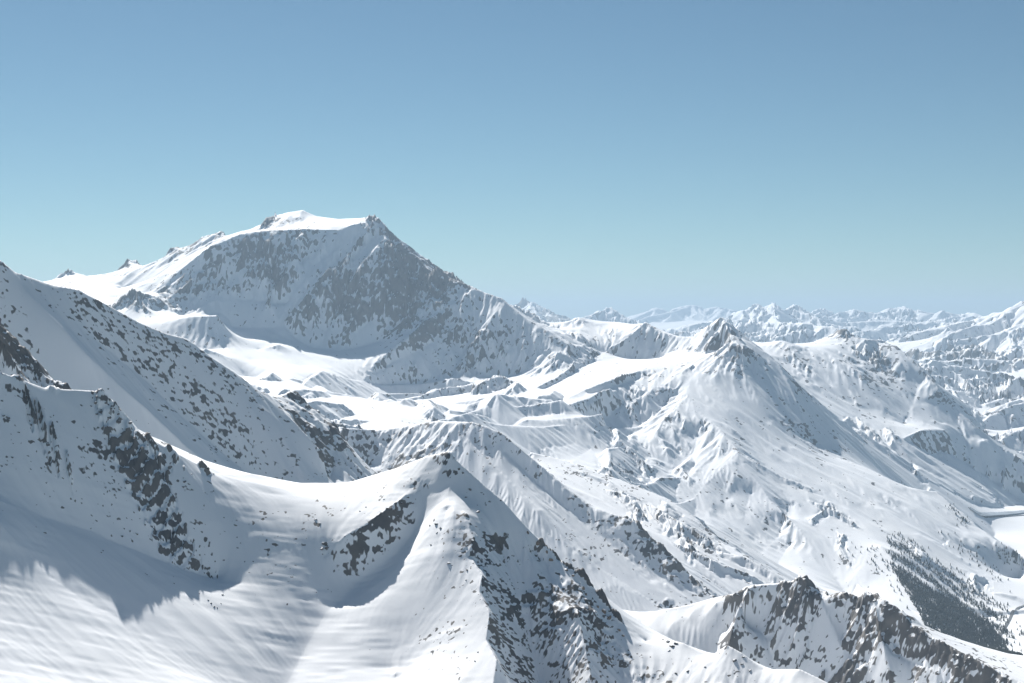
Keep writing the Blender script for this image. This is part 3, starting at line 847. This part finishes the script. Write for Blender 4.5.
B_ = (BOULDERS, 'boulder', 'dark boulder in the little cluster low on the near slope, at the shadow edge', 'boulder', 'little boulder cluster at the shadow edge', rnd)
for p in ((122, 537, 1.7), (130, 532, 1.4), (137, 535, 1.3), (124, 529, 1.2), (145, 525, 1.5), (101, 553, 1.3), (103, 551, 1.0)):
    put_rock(p[0], p[1], p[2], *B_)
C_ = (BOULDERS, 'boulder', 'dark boulder of the small ring in the gully between the slope and the near peak', 'boulder', 'boulder ring in the gully', rnd)
for p in ((208, 601, 1.2), (211, 604, 1.2), (214, 607, 1.3), (217, 608, 1.2), (221, 604, 1.2), (222, 595, 1.5), (174, 584, 1.1)):
    put_rock(p[0], p[1], p[2], *C_)
D_ = (BOULDERS, 'boulder', 'dark boulder beside the long rock band below the rounded near peak', 'boulder', 'boulders around the rock band', rnd)
for p in ((325, 545, 3.2), (322, 550, 2.2), (327, 548, 2.0), (316, 520, 1.6), (320, 524, 1.5), (381, 548, 1.9), (382, 553, 1.7), (384, 500, 1.3), (394, 512, 1.8), (398, 518, 2.0), (402, 503, 1.5), (408, 498, 1.4), (413, 503, 1.3), (392, 533, .9), (343, 551, .9), (360, 512, 1.4), (366, 508, 1.2)):
    put_rock(p[0], p[1], p[2], *D_)
E_ = (CRAGS, 'crag', 'brown crag on the crest that falls to the right of the rounded near peak', 'crag', 'brown crags along the falling crest', rnd)
for p in ((528, 532, 1.8), (538, 543, 2.2), (547, 552, 1.6), (551, 558, 2.4), (566, 568, 1.8), (573, 574, 2.4), (583, 587, 2.8), (586, 594, 2.2), (598, 606, 2.4), (604, 611, 3.2), (609, 617, 2.6), (619, 628, 2.4), (623, 634, 1.8)):
    put_rock(p[0], p[1] + 2, p[2], *E_)
F_ = (BOULDERS, 'boulder', 'dark boulder on the lit spur below the top of the rounded near peak', 'boulder', 'boulders on the lit spur', rnd)
for p in ((437, 525, 2.6), (441, 529, 2.4), (437, 533, 1.8), (430, 526, 1.2), (472, 541, 2.6), (466, 546, 2.0), (449, 564, 1.8), (467, 571, 1.6), (466, 580, 1.3), (431, 546, 1.1), (478, 653, 1.6), (475, 662, 1.4), (459, 469, 1.8), (463, 474, 2.2), (470, 490, 2.0), (466, 498, 1.6), (478, 512, 2.2), (486, 506, 1.6)):
    put_rock(p[0], p[1], p[2], *F_)
G_ = (BOULDERS, 'boulder', 'dark crest rock standing in a line along the top of the rocky hill', 'boulder', 'rocks along the top of the rocky hill', rnd)
for p in ((792, 584, 3.0), (797, 583, 3.4), (805, 583, 5.5), (809, 588, 4.5), (731, 599, 3.0), (738, 595, 3.4), (846, 595, 3.6), (868, 600, 4.2), (875, 601, 3.6), (885, 606, 3.2), (915, 630, 4.2), (921, 634, 3.8), (930, 640, 3.2), (958, 655, 4.4), (969, 660, 4.0), (965, 664, 3.2), (938, 676, 3.6), (957, 669, 3.2)):
    put_rock(p[0], p[1], p[2], *G_)
H_ = (BOULDERS, 'boulder', 'dark block on the dip between the falling crest and the rocky hill', 'boulder', 'blocks on the dip at the bottom', rnd)
for p in ((668, 642, 3.4), (672, 646, 3.0), (676, 644, 2.2), (669, 651, 1.8), (663, 640, 1.8), (735, 661, 2.2), (742, 664, 2.4), (743, 657, 1.6), (750, 672, 2.0), (705, 668, 1.8), (688, 672, 2.2), (676, 674, 2.0)):
    put_rock(p[0], p[1], p[2], *H_)

# ------------------------------------------------------------------ conifers
def tree_material():
    m, nt, out = new_mat('conifer_needles')
    oi = node(nt, 'ShaderNodeObjectInfo')
    geo = node(nt, 'ShaderNodeNewGeometry')
    nz = node(nt, 'ShaderNodeTexNoise'); nz.inputs['Scale'].default_value = .15; nz.inputs['Detail'].default_value = 3
    nt.links.new(geo.outputs['Position'], nz.inputs['Vector'])
    rc = node(nt, 'ShaderNodeValToRGB')
    rc.color_ramp.elements[0].position, rc.color_ramp.elements[0].color = .35, (.030, .040, .034, 1)
    rc.color_ramp.elements[1].position, rc.color_ramp.elements[1].color = .7, (.085, .080, .062, 1)
    nt.links.new(nz.outputs['Fac'], rc.inputs['Fac'])
    b = node(nt, 'ShaderNodeBsdfPrincipled'); b.inputs['Roughness'].default_value = .9
    nt.links.new(rc.outputs['Color'], b.inputs['Base Color']); nt.links.new(b.outputs[0], out.inputs['Surface'])
    return m
M_TREE = tree_material()
def tree_geo(rn, tiers, seg):
    """a slim conifer, 1 m tall: a stem and drooping uneven tiers of branches"""
    V, Fc = [], []
    def ring(z, r, n, jag):
        i0 = len(V)
        for k in range(n):
            a = 6.2832 * k / n + rn.uniform(-.2, .2); q = r * (1 + (jag if k % 2 else -jag)) * rn.uniform(.85, 1.15)
            V.append((q * math.cos(a), q * math.sin(a), z - (.03 if k % 2 else 0)))
        return list(range(i0, i0 + n))
    b, t = ring(-.06, .018, 4, 0), ring(.25, .014, 4, 0)
    for k in range(4): Fc.append((b[k], b[(k + 1) % 4], t[(k + 1) % 4], t[k]))
    for i in range(tiers):
        z0 = .12 + .72 * i / tiers; r = .17 * (1 - .82 * i / tiers)
        lo = ring(z0, r, seg, .22)
        V.append((rn.uniform(-.01, .01), rn.uniform(-.01, .01), min(1.0, z0 + .88 / tiers + .12)))
        top = len(V) - 1
        for k in range(seg): Fc.append((lo[k], lo[(k + 1) % seg], top))
        Fc.append(tuple(reversed(lo)))
    return V, Fc
rt_ = random.Random(5)
TREES = []
for i in range(5):
    V, Fc = tree_geo(rt_, 5, 8)
    me = bpy.data.meshes.new('conifer_tree'); me.from_pydata(V, [], Fc); me.update(); me.materials.append(M_TREE); TREES.append(me)
def plant(px, py, h, label, group):
    p = hit(px, py, 4500, 11000)
    if not p: return False
    o = bpy.data.objects.new('conifer_tree', rt_.choice(TREES))
    o.location = (p[0], p[1], p[2] - .3); o.rotation_euler = (0, 0, rt_.uniform(0, 6.28)); s = h * rt_.uniform(.7, 1.25); w = s * rt_.uniform(1.0, 1.5)
    o.scale = (w, w, s)
    COL.objects.link(o); mark(o, None, label, 'tree', group)
    return True
def pline(pts, n, spread, h, label, group):
    for _ in range(n):
        i = rt_.randrange(len(pts) - 1); t = rt_.random()
        plant(pts[i][0] + (pts[i + 1][0] - pts[i][0]) * t + rt_.gauss(0, spread), pts[i][1] + (pts[i + 1][1] - pts[i][1]) * t + rt_.gauss(0, spread), h, label, group)
pline([(946, 505), (955, 512), (962, 519), (967, 524)], 46, 2.0, 13, 'conifer in the clump on the shoulder just above the flat white valley floor', 'conifers on the shoulder above the valley floor')
pline([(898, 540), (920, 556), (944, 574), (968, 592), (985, 600)], 66, 3.6, 14, 'lone conifer scattered on the open snow uphill of the dark wood', 'scattered conifers uphill of the wood')
pline([(940, 530), (962, 548), (985, 566), (1005, 585)], 52, 4.0, 14, 'conifer in the thin upper line of trees slanting across the snow', 'thin slanting line of conifers')
pline([(996, 552), (1005, 556), (1014, 562), (1020, 570)], 56, 4.0, 14, 'conifer in the dark clump at the right edge below the valley rim', 'conifers below the valley rim')
pline([(852, 547), (868, 552), (880, 562), (890, 575), (900, 590), (912, 606)], 42, 4.5, 13, 'conifer on the sunlit shoulder left of the dark wood', 'conifers left of the wood')
pline([(1012, 622), (1018, 640), (1010, 655), (1020, 668)], 34, 4.0, 15, 'conifer beside the winding road at the lower right', 'conifers by the winding road')

def wood():
    V, Fc = [], []
    base = [tree_geo(rt_, 3, 5) for _ in range(4)]
    poly = [(893, 570), (910, 578), (932, 590), (958, 606), (986, 622), (1000, 638), (1011, 655), (1019, 674), (1024, 692), (975, 668), (957, 656), (938, 645), (928, 632), (918, 612), (904, 590)]
    def inside(x, y):
        c = False
        for (x0, y0), (x1, y1) in zip(poly, poly[1:] + poly[:1]):
            if (y0 > y) != (y1 > y) and x < (x1 - x0) * (y - y0) / (y1 - y0) + x0: c = not c
        return c
    n = 0
    for _ in range(60000):
        x, y = rt_.uniform(885, 1024), rt_.uniform(535, 690)
        ins = inside(x, y)
        if not ins:
            d = (y - (570 + (x - 893) * .65))                   # above the upper edge: streaks thinning out uphill
            if d > 2 or d < -42 or x > 1008 or x < 884 + (y - 535) * .3 + rt_.gauss(0, 4): continue
            st = math.sin((y - x * .66) * .55 + math.sin(x * .05) * 2)
            if rt_.random() > (.30 + .30 * st) * (1 + d / 45): continue
        else:
            e = min(1.0, min(math.hypot(x - a, y - b) for a, b in poly[:1] + poly[-6:]) / 14)
            if rt_.random() < .05 + .40 * (math.sin(x * .31 - y * .47 + 2 * math.sin(y * .2)) > .72) + .5 * (1 - e): continue
        p = hit(x, y, 4500, 8500)
        if not p: continue
        h = rt_.uniform(9, 17); w = h * rt_.uniform(1.0, 1.5); a = rt_.uniform(0, 6.28); ca2, sa2 = math.cos(a) * w, math.sin(a) * w
        bv, bf = rt_.choice(base); k = len(V)
        V += [(p[0] + v[0] * ca2 - v[1] * sa2, p[1] + v[0] * sa2 + v[1] * ca2, p[2] - .3 + v[2] * h) for v in bv]
        Fc += [tuple(i + k for i in f) for f in bf]
        n += 1
        if n >= 9000: break
    me = bpy.data.meshes.new('wood'); me.from_pydata(V, [], Fc); me.update(); me.materials.append(M_TREE)
    o = bpy.data.objects.new('wood', me); COL.objects.link(o)
    mark(o, 'stuff', 'dark conifer wood covering the slope at the lower right', 'wood')
    print('wood trees', n)
wood()

# ------------------------------------------------------------------ roads and the river in the valley
def ribbon(name, pts, width, lift, color, label, cat, rmin=4500):
    P = []
    for (a, b) in zip(pts[:-1], pts[1:]):
        n = max(2, int(math.hypot(b[0] - a[0], b[1] - a[1]) * 2))
        for t in range(n):
            h = hit(a[0] + (b[0] - a[0]) * t / n, a[1] + (b[1] - a[1]) * t / n, rmin, 12000)
            if h and (not P or math.hypot(h[0] - P[-1][0], h[1] - P[-1][1]) < 900): P.append(h[:2])
    for _ in range(3):
        P = [P[0]] + [((P[i - 1][0] + 2 * P[i][0] + P[i + 1][0]) / 4, (P[i - 1][1] + 2 * P[i][1] + P[i + 1][1]) / 4) for i in range(1, len(P) - 1)] + [P[-1]]
    V, Fc = [], []
    for i, p in enumerate(P):
        q0, q1 = P[max(0, i - 1)], P[min(len(P) - 1, i + 1)]
        dx, dy = q1[0] - q0[0], q1[1] - q0[1]; d = math.hypot(dx, dy) + 1e-6
        nx, ny = -dy / d * width / 2, dx / d * width / 2
        for s in (-1, 1):
            x, y = p[0] + nx * s, p[1] + ny * s
            V.append((x, y, max(ground(x, y), ground(*p)) + lift))
        if i: Fc.append((2 * i - 2, 2 * i - 1, 2 * i + 1, 2 * i))
    me = bpy.data.meshes.new(name); me.from_pydata(V, [], Fc); me.update()
    m, nt, out = new_mat(name)
    geo = node(nt, 'ShaderNodeNewGeometry'); nz = node(nt, 'ShaderNodeTexNoise'); nz.inputs['Scale'].default_value = .02
    nt.links.new(geo.outputs['Position'], nz.inputs['Vector'])
    rc = node(nt, 'ShaderNodeValToRGB')
    rc.color_ramp.elements[0].position, rc.color_ramp.elements[0].color = .35, (*color, 1)
    rc.color_ramp.elements[1].position, rc.color_ramp.elements[1].color = .75, (*[c * 1.7 for c in color], 1)
    nt.links.new(nz.outputs['Fac'], rc.inputs['Fac'])
    b = node(nt, 'ShaderNodeBsdfPrincipled'); b.inputs['Roughness'].default_value = .8
    nt.links.new(rc.outputs['Color'], b.inputs['Base Color']); nt.links.new(b.outputs[0], out.inputs['Surface'])
    me.materials.append(m)
    o = bpy.data.objects.new(name, me); COL.objects.link(o)
    mark(o, 'structure', label, cat)
ribbon('river', [(970, 517.5), (985, 515.5), (1000, 514.5), (1015, 513), (1030, 511)], 60, 1.0, (.20, .24, .28), 'grey half-frozen river across the flat valley floor', 'river', 8500)
ribbon('valley_road', [(968, 520), (978, 519), (990, 517.8), (1008, 516.5), (1030, 515)], 14, 1.2, (.07, .075, .08), 'dark straight road beside the river on the valley floor', 'road', 8500)
ribbon('winding_road', [(1000, 640), (1000, 636), (1005, 628), (1010, 619), (1013, 612), (1019, 608), (1032, 604)], 12, 1.5, (.06, .065, .07), 'dark road winding up from the wood at the lower right edge', 'road')

print('script done', time.time() - T0)
